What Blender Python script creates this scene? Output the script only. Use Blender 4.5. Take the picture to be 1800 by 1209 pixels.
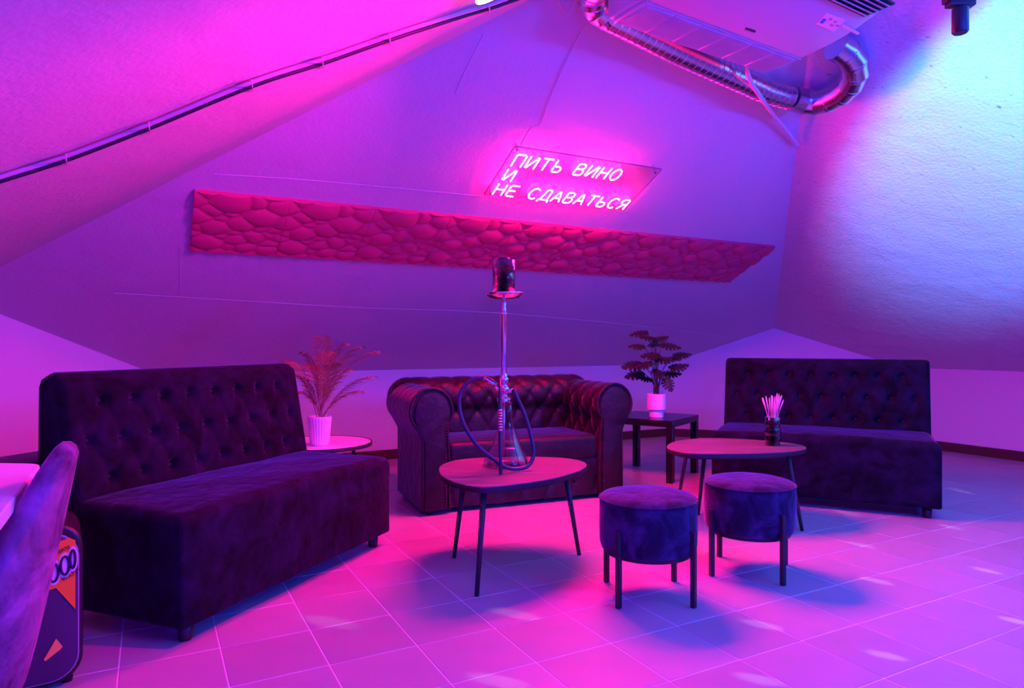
import bpy, bmesh, math, random
from mathutils import Vector, Matrix, Euler
random.seed(7)
for o in list(bpy.data.objects): bpy.data.objects.remove(o, do_unlink=True)
S = bpy.context.scene
COL = S.collection
pi = math.pi
# ------------------------------------------------------------------ camera
F, H, CX, CY = 1190.0, 1.03, 900.0, 603.0
cd = bpy.data.cameras.new('camera'); cam = bpy.data.objects.new('camera', cd); COL.objects.link(cam)
cam.location = (0, 0, H); cam.rotation_euler = (pi/2, 0, 0)
cd.sensor_width = 36; cd.lens = 36*F/1800; cd.shift_y = (CY-604.5)/1800; cd.clip_start = .02
S.camera = cam
# ------------------------------------------------------------------ colour management, world
S.view_settings.view_transform = 'Standard'; S.view_settings.look = 'None'
S.view_settings.gamma = 1; S.view_settings.use_curve_mapping = False
S.view_settings.exposure = -0.05
w = bpy.data.worlds.new('world'); S.world = w; w.use_nodes = True
w.node_tree.nodes['Background'].inputs[0].default_value = (0, 0, 0, 1)
w.node_tree.nodes['Background'].inputs[1].default_value = 0
# ------------------------------------------------------------------ lamps of the room and added fill lamps (the neon sign is built further down)
def lamp(name, kind, loc, col, power, size=.05, target=None, angle=None, blend=.5):
    d = bpy.data.lights.new(name, kind); d.color = col; d.energy = power
    d.shadow_soft_size = size
    o = bpy.data.objects.new(name, d); COL.objects.link(o); o.location = loc
    if target is not None:
        o.rotation_euler = (Vector(target)-Vector(loc)).to_track_quat('-Z', 'Y').to_euler()
    if angle: d.spot_size = math.radians(angle); d.spot_blend = blend
    return o
lamp('stage_or_fill_light', 'SPOT', (1.6, .9, 1.6), (.0, .30, 1), 2500, .05, (2.75, 3.3, 2.2), 39, .5)
lamp('stage_or_fill_light', 'SPOT', (3.7, .75, 1.75), (.0, .03, 1), 520, .2, (.8, 3.2, .4), 125, .7)
lamp('stage_or_fill_light', 'POINT', (.3, -1.6, 1.25), (.05, .0, 1), 290, .1)  # added fill behind the camera, raises the blue on walls and slopes
lamp('stage_or_fill_light', 'POINT', (2.1, .9, 1.85), (.0, .07, 1), 150, .08)  # added fill point, puts blue on the air conditioner underside and right side
lamp('stage_or_fill_light', 'SPOT', (.30, 2.1, 1.95), (1, .0, .36), 185, .05, (-1.2, 2.5, 1.35), 105, .8)
for px, py in [(1340,1098),(1558,1152),(1542,1021),(1335,1194),(1735,1003),(1785,1091),(1515,958),(1670,926),
               (905,1079),(965,993),(875,1196),(580,1093),(1490,902),(1690,863)]:
    g_ = F*H/(py-CY)
    lamp('disco_beam', 'SPOT', (3.9, .55, 1.6), (.75, .6, 1), 650, .003, ((px-CX)/F*g_, g_, 0), 1.15, .9)

# ------------------------------------------------------------------ geometry of the attic
TH = math.radians(-28.16)
dA = Vector((math.cos(TH), -math.sin(TH), 0)); dB = Vector((math.sin(TH), math.cos(TH), 0))
S1, K1, S2, K2, S0, K0 = .497, 3.686, .465, 3.905, .486, 1.784
def W(u, v, z=0): return dA*u + dB*v + Vector((0, 0, z))
def uv(p): return p.dot(dA), p.dot(dB)
def ray(px, py): return Vector(((px-CX)/F, 1, (CY-py)/F))
O = Vector((0, 0, H))
def P(px, py, z=0):               # where a pixel's ray meets the height z
    r = ray(px, py); return O + r*((z-H)/r.z)
def D(px, py, Y): return O + ray(px, py)*Y
def slope(n, px, py, off=0):      # where it meets one of the three roof slopes
    r = ray(px, py); u, v = uv(r)
    if n == 1: t = (K1-off*math.hypot(1, S1)-H)/(r.z+S1*v)
    elif n == 2: t = (K2-off*math.hypot(1, S2)-H)/(r.z+S2*u)
    else: t = (K0-off*math.hypot(1, S0)-H)/(r.z-S0*u)
    return O + r*t
N1 = (-(dB*S1) - Vector((0, 0, 1))).normalized()      # into the room
N2 = (-(dA*S2) - Vector((0, 0, 1))).normalized()
N0 = (dA*S0 - Vector((0, 0, 1))).normalized()
UP1 = (-dB + Vector((0, 0, S1))).normalized()          # up the back slope
def on1(u, s, off=0):              # back slope: u along, s up-slope (negative), off into the room
    v = -s/math.hypot(1, S1)
    return W(u, v, K1-S1*v) + N1*off

# ------------------------------------------------------------------ helpers
def tag(o, label=None, cat=None, group=None, kind=None):
    if label: o['label'] = label
    if cat: o['category'] = cat
    if group: o['group'] = group
    if kind: o['kind'] = kind
    return o
def link(name, me, mat=None, parent=None, smooth=False):
    if mat is not None:
        me.materials.clear(); me.materials.append(mat)
    if smooth:
        for p in me.polygons: p.use_smooth = True
    o = bpy.data.objects.new(name, me); COL.objects.link(o)
    if parent is not None: o.parent = parent
    return o
def mk(name, vs, fs, mat=None, parent=None, smooth=False):
    me = bpy.data.meshes.new(name); me.from_pydata([tuple(v) for v in vs], [], fs); me.update()
    return link(name, me, mat, parent, smooth)
def again(src, parent, loc=None, rot=None, scale=None):
    c = src.copy(); COL.objects.link(c); c.parent = parent
    if loc is not None: c.location = loc
    if rot is not None: c.rotation_euler = rot
    if scale is not None: c.scale = scale
    return c
def empty(name, loc, rz=0, **kw):
    o = bpy.data.objects.new(name, None); COL.objects.link(o); o.empty_display_size = .1
    o.location = loc; o.rotation_euler = (0, 0, rz)
    return tag(o, **kw)
class MB:
    def __init__(s): s.v = []; s.f = []
    def add(s, vs, fs):
        b = len(s.v); s.v += [Vector(v) for v in vs]; s.f += [tuple(i+b for i in f) for f in fs]; return s
    def box(s, lo, hi):
        x0, y0, z0 = lo; x1, y1, z1 = hi
        return s.add([(x0,y0,z0),(x1,y0,z0),(x1,y1,z0),(x0,y1,z0),(x0,y0,z1),(x1,y0,z1),(x1,y1,z1),(x0,y1,z1)],
                     [(0,3,2,1),(4,5,6,7),(0,1,5,4),(1,2,6,5),(2,3,7,6),(3,0,4,7)])
    def tube(s, pts, r, n=10, cap=True, closed=False):
        pts = [Vector(p) for p in pts]; m = len(pts)
        rr = r if isinstance(r, (list, tuple)) else [r]*m
        up = None; vs = []
        for i, p in enumerate(pts):
            if closed: t = (pts[(i+1) % m]-pts[i-1])
            else: t = pts[min(i+1, m-1)]-pts[max(i-1, 0)]
            t.normalize()
            if up is None:
                up = Vector((0, 0, 1)) if abs(t.z) < .9 else Vector((1, 0, 0))
            a = (up-t*up.dot(t)).normalized(); b = t.cross(a); up = a
            for k in range(n):
                q = 2*pi*k/n; vs.append(p+(a*math.cos(q)+b*math.sin(q))*rr[i])
        fs = []
        for i in range(m if closed else m-1):
            j = (i+1) % m
            for k in range(n): fs.append((i*n+k, i*n+(k+1) % n, j*n+(k+1) % n, j*n+k))
        if cap and not closed:
            fs.append(tuple(range(n-1, -1, -1))); fs.append(tuple((m-1)*n+k for k in range(n)))
        return s.add(vs, fs)
    def lathe(s, prof, n=32, c=(0, 0, 0)):
        vs = []; fs = []; c = Vector(c)
        for r, z in prof:
            for k in range(n):
                q = 2*pi*k/n; vs.append(c+Vector((r*math.cos(q), r*math.sin(q), z)))
        m = len(prof)
        for i in range(m-1):
            for k in range(n): fs.append((i*n+k, i*n+(k+1) % n, (i+1)*n+(k+1) % n, (i+1)*n+k))
        if prof[0][0] > 1e-6: fs.append(tuple(range(n-1, -1, -1)))
        if prof[-1][0] > 1e-6: fs.append(tuple((m-1)*n+k for k in range(n)))
        return s.add(vs, fs)
    def prism(s, poly, a, b):      # poly of 3D points, extruded from offset a to offset b
        n = len(poly); vs = [Vector(p)+Vector(a) for p in poly]+[Vector(p)+Vector(b) for p in poly]
        fs = [tuple(range(n-1, -1, -1)), tuple(range(n, 2*n))]+[(i, (i+1) % n, n+(i+1) % n, n+i) for i in range(n)]
        return s.add(vs, fs)
    def build(s, name, mat, parent=None, smooth=False, bevel=0, seg=2, fix=True, auto=None):
        me = bpy.data.meshes.new(name); me.from_pydata([tuple(v) for v in s.v], [], s.f)
        bm = bmesh.new(); bm.from_mesh(me)
        if bevel:
            es = [e for e in bm.edges if len(e.link_faces) == 2 and e.calc_face_angle(0) > .6]
            bmesh.ops.bevel(bm, geom=es, offset=bevel, segments=seg, affect='EDGES', profile=.5, clamp_overlap=True)
        if fix: bmesh.ops.recalc_face_normals(bm, faces=bm.faces)
        if auto is not None or bevel:
            lim = auto or .7
            for e in bm.edges:
                if len(e.link_faces) == 2 and e.calc_face_angle(0) > lim: e.smooth = False
            smooth = True
        bm.to_mesh(me); bm.free(); me.update()
        return link(name, me, mat, parent, smooth)
def crom(pts, n=8, closed=False):
    pts = [Vector(p) for p in pts]; out = []; m = len(pts)
    for i in range(m if closed else m-1):
        if closed: a, b, c, d = pts[i-1], pts[i], pts[(i+1) % m], pts[(i+2) % m]
        else: a, b, c, d = pts[max(i-1, 0)], pts[i], pts[i+1], pts[min(i+2, m-1)]
        for k in range(n):
            t = k/n
            out.append(.5*((2*b)+(c-a)*t+(2*a-5*b+4*c-d)*t*t+(3*b-a-3*c+d)*t**3))
    if not closed: out.append(pts[-1])
    return out
def rbox(name, size, mat, parent, loc, bev=.01, seg=3):
    x, y, z = (d/2 for d in size)
    m = MB().box((-x, -y, -z), (x, y, z)); o = m.build(name, mat, parent, bevel=bev, seg=seg); o.location = loc
    return o

# ------------------------------------------------------------------ materials
def new_mat(name):
    m = bpy.data.materials.new(name); m.use_nodes = True
    return m, m.node_tree, m.node_tree.nodes['Principled BSDF']
def pmat(name, col, rough=.5, metal=0, bump=None, var=None, sheen=0, spec=.5, coat=0, trans=0, srough=.35):
    m, t, b = new_mat(name); N = t.nodes; L = t.links
    b.inputs['Base Color'].default_value = (*col, 1); b.inputs['Roughness'].default_value = rough
    b.inputs['Metallic'].default_value = metal; b.inputs['Specular IOR Level'].default_value = spec
    if sheen:
        b.inputs['Sheen Weight'].default_value = sheen; b.inputs['Sheen Roughness'].default_value = srough
    if coat: b.inputs['Coat Weight'].default_value = coat; b.inputs['Coat Roughness'].default_value = .1
    if trans: b.inputs['Transmission Weight'].default_value = trans
    tc = N.new('ShaderNodeTexCoord')
    if bump:
        sc, st, dist = bump
        n = N.new('ShaderNodeTexNoise'); n.inputs['Scale'].default_value = sc; n.inputs['Detail'].default_value = 6
        L.new(tc.outputs['Object'], n.inputs['Vector'])
        bp = N.new('ShaderNodeBump'); bp.inputs['Strength'].default_value = st; bp.inputs['Distance'].default_value = dist
        L.new(n.outputs['Fac'], bp.inputs['Height']); L.new(bp.outputs['Normal'], b.inputs['Normal'])
    if var:
        sc, c2, lo, hi = var
        n = N.new('ShaderNodeTexNoise'); n.inputs['Scale'].default_value = sc; n.inputs['Detail'].default_value = 5
        n.inputs['Roughness'].default_value = .65
        L.new(tc.outputs['Object'], n.inputs['Vector'])
        r = N.new('ShaderNodeValToRGB'); r.color_ramp.elements[0].position = lo; r.color_ramp.elements[1].position = hi
        r.color_ramp.elements[0].color = (*col, 1); r.color_ramp.elements[1].color = (*c2, 1)
        L.new(n.outputs['Fac'], r.inputs['Fac']); L.new(r.outputs['Color'], b.inputs['Base Color'])
    return m
def plaster(name, col, pits=False, rough_scale=1.0):
    m, t, b = new_mat(name); N = t.nodes; L = t.links
    tc = N.new('ShaderNodeTexCoord')
    n1 = N.new('ShaderNodeTexNoise'); n1.inputs['Scale'].default_value = 4; n1.inputs['Detail'].default_value = 8
    n2 = N.new('ShaderNodeTexNoise'); n2.inputs['Scale'].default_value = 55; n2.inputs['Detail'].default_value = 4
    L.new(tc.outputs['Object'], n1.inputs['Vector']); L.new(tc.outputs['Object'], n2.inputs['Vector'])
    ad = N.new('ShaderNodeMath'); ad.operation = 'MULTIPLY_ADD'; ad.inputs[1].default_value = .25
    L.new(n2.outputs['Fac'], ad.inputs[0]); L.new(n1.outputs['Fac'], ad.inputs[2])
    bp = N.new('ShaderNodeBump'); bp.inputs['Strength'].default_value = .35*rough_scale; bp.inputs['Distance'].default_value = .03
    L.new(ad.outputs[0], bp.inputs['Height']); L.new(bp.outputs['Normal'], b.inputs['Normal'])
    b.inputs['Roughness'].default_value = .85; b.inputs['Specular IOR Level'].default_value = .2
    b.inputs['Base Color'].default_value = (*col, 1)
    if pits:
        mp = N.new('ShaderNodeMapping'); mp.inputs['Rotation'].default_value = (0, 0, .5); mp.inputs['Scale'].default_value = (22, 48, 40)
        n3 = N.new('ShaderNodeTexNoise'); n3.inputs['Scale'].default_value = 1; n3.inputs['Detail'].default_value = 3
        L.new(tc.outputs['Object'], mp.inputs['Vector']); L.new(mp.outputs['Vector'], n3.inputs['Vector'])
        r = N.new('ShaderNodeValToRGB'); r.color_ramp.elements[0].position = .24; r.color_ramp.elements[1].position = .32
        r.color_ramp.elements[0].color = (.25, .25, .25, 1); r.color_ramp.elements[1].color = (*col, 1)
        L.new(n3.outputs['Fac'], r.inputs['Fac']); L.new(r.outputs['Color'], b.inputs['Base Color'])
    return m
def velvet(name, c1, c2, sheen=1.0, scale=7, rough=.9, tint=(1, 1, 1), spec=.15):
    m, t, b = new_mat(name); N = t.nodes; L = t.links
    tc = N.new('ShaderNodeTexCoord')
    n = N.new('ShaderNodeTexNoise'); n.inputs['Scale'].default_value = scale; n.inputs['Detail'].default_value = 5
    n.inputs['Roughness'].default_value = .6; n.inputs['Distortion'].default_value = .6
    L.new(tc.outputs['Object'], n.inputs['Vector'])
    r = N.new('ShaderNodeValToRGB'); r.color_ramp.elements[0].position = .38; r.color_ramp.elements[1].position = .66
    r.color_ramp.elements[0].color = (*c1, 1); r.color_ramp.elements[1].color = (*c2, 1)
    L.new(n.outputs['Fac'], r.inputs['Fac']); L.new(r.outputs['Color'], b.inputs['Base Color'])
    b.inputs['Roughness'].default_value = rough; b.inputs['Specular IOR Level'].default_value = spec
    b.inputs['Sheen Weight'].default_value = sheen; b.inputs['Sheen Roughness'].default_value = .3
    b.inputs['Sheen Tint'].default_value = (*tint, 1)
    n2 = N.new('ShaderNodeTexNoise'); n2.inputs['Scale'].default_value = 18; n2.inputs['Detail'].default_value = 4
    L.new(tc.outputs['Object'], n2.inputs['Vector'])
    bp = N.new('ShaderNodeBump'); bp.inputs['Strength'].default_value = .35; bp.inputs['Distance'].default_value = .02
    L.new(n2.outputs['Fac'], bp.inputs['Height']); L.new(bp.outputs['Normal'], b.inputs['Normal'])
    return m
def emit(name, col, k):
    m = bpy.data.materials.new(name); m.use_nodes = True; t = m.node_tree
    for n in list(t.nodes): t.nodes.remove(n)
    e = t.nodes.new('ShaderNodeEmission'); e.inputs[0].default_value = (*col, 1); e.inputs[1].default_value = k
    o = t.nodes.new('ShaderNodeOutputMaterial'); t.links.new(e.outputs[0], o.inputs[0]); return m
def clear(name, tint, gloss=.12, rough=.03):
    m = bpy.data.materials.new(name); m.use_nodes = True; t = m.node_tree
    for n in list(t.nodes): t.nodes.remove(n)
    tr = t.nodes.new('ShaderNodeBsdfTransparent'); tr.inputs[0].default_value = (*tint, 1)
    gl = t.nodes.new('ShaderNodeBsdfGlossy'); gl.inputs['Roughness'].default_value = rough
    fr = t.nodes.new('ShaderNodeLayerWeight'); fr.inputs[0].default_value = gloss
    mx = t.nodes.new('ShaderNodeMixShader'); o = t.nodes.new('ShaderNodeOutputMaterial')
    t.links.new(fr.outputs['Facing'], mx.inputs[0]); t.links.new(tr.outputs[0], mx.inputs[1]); t.links.new(gl.outputs[0], mx.inputs[2])
    t.links.new(mx.outputs[0], o.inputs[0]); return m
M = dict(
    plaster=plaster('plaster', (.62, .62, .62)), rough=plaster('rough_plaster', (.66, .66, .66), True, 1.6),
    wall=plaster('wall_paint', (.74, .74, .74), False, .4),
    grout=pmat('grout', (.88, .86, .86), .8),
    base=pmat('baseboard_tile', (.08, .035, .03), .35, bump=(30, .2, .004)),
    black=velvet('black_velvet', (.0025, .002, .006), (.012, .009, .030), .28, 8, tint=(.7, .6, 1)),
    chest=velvet('chesterfield_velvet', (.003, .002, .003), (.018, .011, .017), .32, 6, .52, spec=.4),
    stool=velvet('stool_velvet', (.014, .011, .034), (.06, .05, .14), .5, 9, tint=(.7, .6, 1)),
    chair=velvet('chair_velvet', (.06, .02, .045), (.42, .14, .30), .4, 7, tint=(1, .6, .9)),
    button=pmat('button', (.01, .008, .012), .8),
    metal=pmat('black_metal', (.03, .03, .035), .45, .3),
    dark=pmat('dark_plastic', (.012, .012, .014), .4),
    chrome=pmat('chrome', (.75, .75, .78), .18, 1),
    galv=pmat('galvanised_steel', (.62, .64, .68), .24, 1, bump=(12, .25, .01)),
    wood=pmat('wood_top', (.17, .15, .15), .42, var=(5, (.10, .085, .085), .4, .62), bump=(30, .1, .002)),
    edge=pmat('table_edge', (.02, .016, .02), .5),
    white=pmat('white_ceramic', (.85, .85, .85), .35), whitetop=pmat('white_top', (.85, .85, .86), .35),
    plastic=pmat('white_plastic', (.58, .58, .62), .28), grey=pmat('grey_plastic', (.42, .42, .46), .45),
    lack=pmat('black_lacquer', (.012, .010, .014), .22),
    soil=pmat('soil', (.03, .02, .015), .95),
    palm=pmat('palm_leaf', (.22, .16, .07), .5, var=(9, (.40, .20, .08), .4, .7)),
    leaf=pmat('leaf', (.012, .02, .014), .35, var=(12, (.05, .045, .025), .45, .7)),
    stem=pmat('stem', (.06, .05, .03), .6), palmstem=pmat('palm_stem', (.30, .22, .14), .6),
    pink=pmat('pink_gypsum', (.62, .04, .15), .7, bump=(120, .1, .002)),
    smoke=clear('smoked_glass', (.45, .40, .48), .25), flask=clear('clear_glass', (.88, .86, .90), .28),
    vase=clear('dark_glass', (.22, .18, .24), .35),
    acrylic=clear('acrylic', (.93, .90, .93), .08), neon=emit('neon_tube', (1, .003, .17), 1300), neonback=emit('neon_tube_back', (1, .006, .12), 120),
    lampface=emit('lamp_face', (1, .9, 1), 6),
    hose=pmat('hose', (.03, .03, .07), .4), dried=pmat('dried_grass', (.75, .62, .62), .8),
    orange=pmat('orange_print', (1, .36, .02), .5), yellow=pmat('yellow_print', (1, .62, .10), .5),
    ink=pmat('ink', (.03, .01, .06), .6), paper=pmat('paper', (.85, .80, .9), .6),
    face=pmat('speaker_face', (.06, .03, .09), .6, bump=(400, .5, .002)), clay=pmat('clay', (.03, .02, .03), .5),
    strap=pmat('strap', (.7, .6, .62), .5), cable=pmat('cable', (.02, .02, .03), .5), conduit=pmat('conduit', (.45, .45, .5), .5),
    sticker=pmat('sticker', (.85, .9, .85), .4), stickerblue=pmat('sticker_blue', (.05, .35, .7), .4),
)
# wood-look table top: fine pale streaks along the grain
m_, t_, b_ = new_mat('streaked_top'); N_ = t_.nodes; L_ = t_.links
tc_ = N_.new('ShaderNodeTexCoord'); mp0 = N_.new('ShaderNodeMapping'); mp0.inputs['Rotation'].default_value = (0, 0, -.45); mp0.inputs['Scale'].default_value = (1.6, 11, 3)
nz = N_.new('ShaderNodeTexNoise'); nz.inputs['Scale'].default_value = 1.6; nz.inputs['Detail'].default_value = 7; nz.inputs['Distortion'].default_value = .5
L_.new(tc_.outputs['Object'], mp0.inputs[0]); L_.new(mp0.outputs[0], nz.inputs['Vector'])
rr = N_.new('ShaderNodeValToRGB'); L_.new(nz.outputs['Fac'], rr.inputs[0])
rr.color_ramp.elements[0].position = .40; rr.color_ramp.elements[0].color = (.13, .11, .12, 1)
rr.color_ramp.elements[1].position = .60; rr.color_ramp.elements[1].color = (.16, .14, .145, 1)
e_ = rr.color_ramp.elements.new(.74); e_.color = (.38, .36, .36, 1)
L_.new(rr.outputs[0], b_.inputs['Base Color']); b_.inputs['Roughness'].default_value = .38
M['wood'] = m_
# floor tile material: random tint per tile
m_, t_, b_ = new_mat('floor_tile'); N_ = t_.nodes; L_ = t_.links
oi = N_.new('ShaderNodeObjectInfo'); rr = N_.new('ShaderNodeValToRGB')
rr.color_ramp.elements[0].color = (.42, .40, .41, 1); rr.color_ramp.elements[1].color = (.49, .47, .48, 1)
L_.new(oi.outputs['Random'], rr.inputs[0])
tc_ = N_.new('ShaderNodeTexCoord'); nz = N_.new('ShaderNodeTexNoise'); nz.inputs['Scale'].default_value = 6; nz.inputs['Detail'].default_value = 7
L_.new(tc_.outputs['Object'], nz.inputs['Vector'])
mr = N_.new('ShaderNodeMix'); mr.data_type = 'RGBA'; mr.blend_type = 'MULTIPLY'; mr.inputs[0].default_value = .25
L_.new(rr.outputs[0], mr.inputs[6]); L_.new(nz.outputs['Color'], mr.inputs[7]); L_.new(mr.outputs[2], b_.inputs['Base Color'])
b_.inputs['Roughness'].default_value = .33; b_.inputs['Specular IOR Level'].default_value = .45
bp_ = N_.new('ShaderNodeBump'); bp_.inputs['Strength'].default_value = .12; bp_.inputs['Distance'].default_value = .004
nz2 = N_.new('ShaderNodeTexNoise'); nz2.inputs['Scale'].default_value = 40; L_.new(tc_.outputs['Object'], nz2.inputs['Vector'])
L_.new(nz2.outputs['Fac'], bp_.inputs['Height']); L_.new(bp_.outputs['Normal'], b_.inputs['Normal'])
M['tile'] = m_

# ================================================================== the room
U2, V1, CR, CL, U0, VF = 6.718, 5.823, 10.869, 5.781, -2.05, -3.6
APEX = ((K2-K0)/(S0+S2), ); APEX = (APEX[0], (K1-(K0+S0*APEX[0]))/S1)
HR = (5.843, CR-5.843); HL = (-.988, CL-.988)
room = [(U0, VF), (U2, VF), (U2, CR-U2), (CR-V1, V1), (V1-CL, V1), (U0, CL+U0)]
def struct(o, label): return tag(o, label, None, None, 'structure')
floor = MB().prism([W(u, v, -.0016) for u, v in room], (0, 0, -.12), (0, 0, 0)).build('floor', M['grout'])
struct(floor, 'grey square ceramic tile floor with pale grout lines')
def ceil(name, pts, k, n, mat, label):
    fz = {0: lambda u, v: K0+S0*u, 1: lambda u, v: K1-S1*v, 2: lambda u, v: K2-S2*u}[k]
    o = MB().prism([W(u, v, fz(u, v)) for u, v in pts], -n*.12, (0, 0, 0)).build(name, mat)
    return struct(o, label)
ceil('ceiling', [(V1-CL, V1), (CR-V1, V1), HR, APEX, HL], 1, N1, M['plaster'], 'sloping white plaster ceiling behind the neon sign')
ceil('ceiling', [HR, (U2, CR-U2), (U2, VF), (APEX[0], VF), APEX], 2, N2, M['rough'], 'rough pitted plaster slope on the right, lit blue')
ceil('ceiling', [HL, (U0, CL+U0), (U0, VF), (APEX[0], VF), APEX], 0, N0, M['plaster'], 'left plaster slope with a cable running along it')
def wall(name, pts, mat, label, out):      # pts: (u,v,z) polygon
    o = MB().prism([W(*p) for p in pts], (0, 0, 0), out*.12).build(name, mat); return struct(o, label)
zA, zC, zL = K1-S1*V1, K2-S2*U2, K0+S0*U0
wall('wall_back', [(V1-CL, V1, -.1), (CR-V1, V1, -.1), (CR-V1, V1, zA+.01), (V1-CL, V1, zA+.01)], M['wall'], 'low white knee wall behind the tufted armchair sofa', dB)
wall('wall_corner', [(CR-V1, V1, -.1), (U2, CR-U2, -.1), (U2, CR-U2, zC+.01), (*HR, K1-S1*HR[1]+.01), (CR-V1, V1, zA+.01)], M['wall'],
     'angled white wall peaking behind the side table and right sofa', (dA+dB).normalized())
wall('wall_right', [(U2, CR-U2, -.1), (U2, VF, -.1), (U2, VF, zC+.01), (U2, CR-U2, zC+.01)], M['wall'], 'low white knee wall at the far right', dA)
wall('wall_left_corner', [(V1-CL, V1, -.1), (V1-CL, V1, zA+.01), (*HL, K1-S1*HL[1]+.01), (U0, CL+U0, zL+.01), (U0, CL+U0, -.1)], M['wall'],
     'angled white wall behind the left sofa', (dB-dA).normalized())
wall('wall_left', [(U0, CL+U0, -.1), (U0, CL+U0, zL+.01), (U0, VF, zL+.01), (U0, VF, -.1)], M['wall'], 'low knee wall on the left', -dA)
wall('wall_front', [(U0, VF, -.1), (U2, VF, -.1), (U2, VF, zC+.01), (APEX[0], VF, K0+S0*APEX[0]+.01), (U0, VF, zL+.01)], M['wall'], 'gable wall at the near end of the attic', -dB)
def skirt(name, a, b, inw, label):
    p, q = W(*a), W(*b); t = (q-p).normalized()
    m = MB().prism([p+t*.0, q-t*.0, q+Vector((0, 0, .085)), p+Vector((0, 0, .085))], inw*.002, inw*.014)
    struct(m.build(name, M['base'], bevel=.002, seg=1), label)
skirt('baseboard_back', (V1-CL, V1), (CR-V1, V1), -dB, 'dark red-brown tile skirting along the back wall')
skirt('baseboard_corner', (CR-V1, V1), (U2, CR-U2), -(dA+dB).normalized(), 'dark tile skirting along the angled right-hand wall')
skirt('baseboard_right', (U2, CR-U2), (U2, VF), -dA, 'dark tile skirting along the right knee wall')
skirt('baseboard_left', (V1-CL, V1), (U0, CL+U0), (dA-dB).normalized(), 'dark tile skirting along the angled left wall')

# floor tiles -------------------------------------------------------
TS = .297; tu0, tv0 = -.086, 1.297
tm = MB().box((-TS/2+.0020, -TS/2+.0020, -.006), (TS/2-.0020, TS/2-.0020, 0))
tile_src = tm.build('tile', M['tile'], floor, bevel=.0012, seg=1); tile_me = tile_src.data
bpy.data.objects.remove(tile_src)
def inside(u, v, e=0):
    return U0+e < u < U2-e and VF+e < v < V1-e and u+v < CR-e*1.4 and v-u < CL-e*1.4
tiles = []
for i in range(-8, 24):
    for j in range(-18, 17):
        u, v = tu0+(i+.5)*TS, tv0+(j+.5)*TS
        if not inside(u, v, TS*.62): continue
        p = W(u, v)
        if p.y > .8:
            px, py = CX+F*p.x/p.y, CY+F*H/p.y
            if -60 < px < 1860 and py < 1260: a = 1/p.y**3
            else: a = 0
        else: a = 0
        tiles.append((a, u, v))
tiles.sort(key=lambda t: -t[0])
for k, (a, u, v) in enumerate(tiles[:300]):
    if a == 0: break
    c = bpy.data.objects.new('tile', tile_me); COL.objects.link(c); c.parent = floor
    c.location = W(u, v, random.uniform(-.0004, .0003)); c.rotation_euler = (random.uniform(-.0012, .0012), random.uniform(-.0012, .0012), -TH)
rest = MB(); g = TS/2-.0022
for a, u, v in tiles[300 if tiles[299][0] else k:]:
    q = [W(u+sx*g, v+sy*g, 0) for sx, sy in ((-1, -1), (1, -1), (1, 1), (-1, 1))]
    rest.prism(q, (0, 0, -.006), (0, 0, 0))
for i in range(-8, 24):                    # cut tiles along the walls
    for j in range(-18, 17):
        u, v = tu0+(i+.5)*TS, tv0+(j+.5)*TS
        if inside(u, v, TS*.62): continue
        q = [(u+sx*g, v+sy*g) for sx, sy in ((-1, -1), (1, -1), (1, 1), (-1, 1))]
        if not any(inside(*c) for c in q): continue
        def clip(poly, fn):
            out = []
            for n_, c in enumerate(poly):
                d = poly[(n_+1) % len(poly)]; fc, fd = fn(*c), fn(*d)
                if fc >= 0: out.append(c)
                if fc*fd < 0:
                    t = fc/(fc-fd); out.append((c[0]+(d[0]-c[0])*t, c[1]+(d[1]-c[1])*t))
            return out
        for fn in (lambda u, v: u-U0, lambda u, v: U2-u, lambda u, v: v-VF, lambda u, v: V1-v, lambda u, v: CR-u-v, lambda u, v: CL-v+u):
            if q: q = clip(q, fn)
        if len(q) >= 3: rest.prism([W(c[0], c[1], 0) for c in q], (0, 0, -.006), (0, 0, 0))
tag(rest.build('tile_field', M['tile'], floor), kind='stuff')

# plaster-board joints on the back slope
for n_, pts in enumerate(([(200, 515), (400, 527), (640, 541), (860, 549), (1120, 572), (1290, 592)],
                          [(375, 306), (560, 318), (850, 345)], [(316, 432), (316, 520)], [(850, 60), (815, 130), (800, 165)])):
    m = MB(); q = [slope(1, *p) for p in pts]
    m.tube(crom(q, 4), .003, 6)
    tag(m.build('trim_%d' % (n_+1), M['plaster']), ['long plasterboard joint low on the back slope', 'plasterboard joint just above the pink relief panel',
        'short upright plasterboard joint left of the pink relief panel', 'faint plasterboard joint high on the back slope'][n_], kind='structure')

# ================================================================== neon sign
BU0, BU1, BS0, BS1, BOFF = 1.700, 2.700, -3.95, -3.535, .045
sign = empty('neon_sign', on1((BU0+BU1)/2, (BS0+BS1)/2), 0, label='glowing pink neon sign with three lines of Russian lettering on clear board', cat='neon sign')
inv = Matrix.Translation(sign.location).inverted()
def loc(o, pts): return [p-o.location for p in pts]
def sp(u, s, off=0): return on1(u, s, off)-sign.location
r_ = .012; bp4 = []
for cu, cs, a0 in ((BU1-r_, BS1-r_, 0), (BU0+r_, BS1-r_, 90), (BU0+r_, BS0+r_, 180), (BU1-r_, BS0+r_, 270)):
    for k in range(4):
        q = math.radians(a0+k*30); bp4.append((cu+r_*math.cos(q), cs+r_*math.sin(q)))
MB().prism([sp(u, s, BOFF) for u, s in bp4], (0, 0, 0), N1*.006).build('board', M['acrylic'], sign)
mm = MB(); mm.tube([sp(u, s, BOFF+.003) for u, s in bp4], .0035, 6, closed=True); mm.build('board_edge', pmat('board_edge', (.25, .1, .3), .3), sign)
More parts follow.
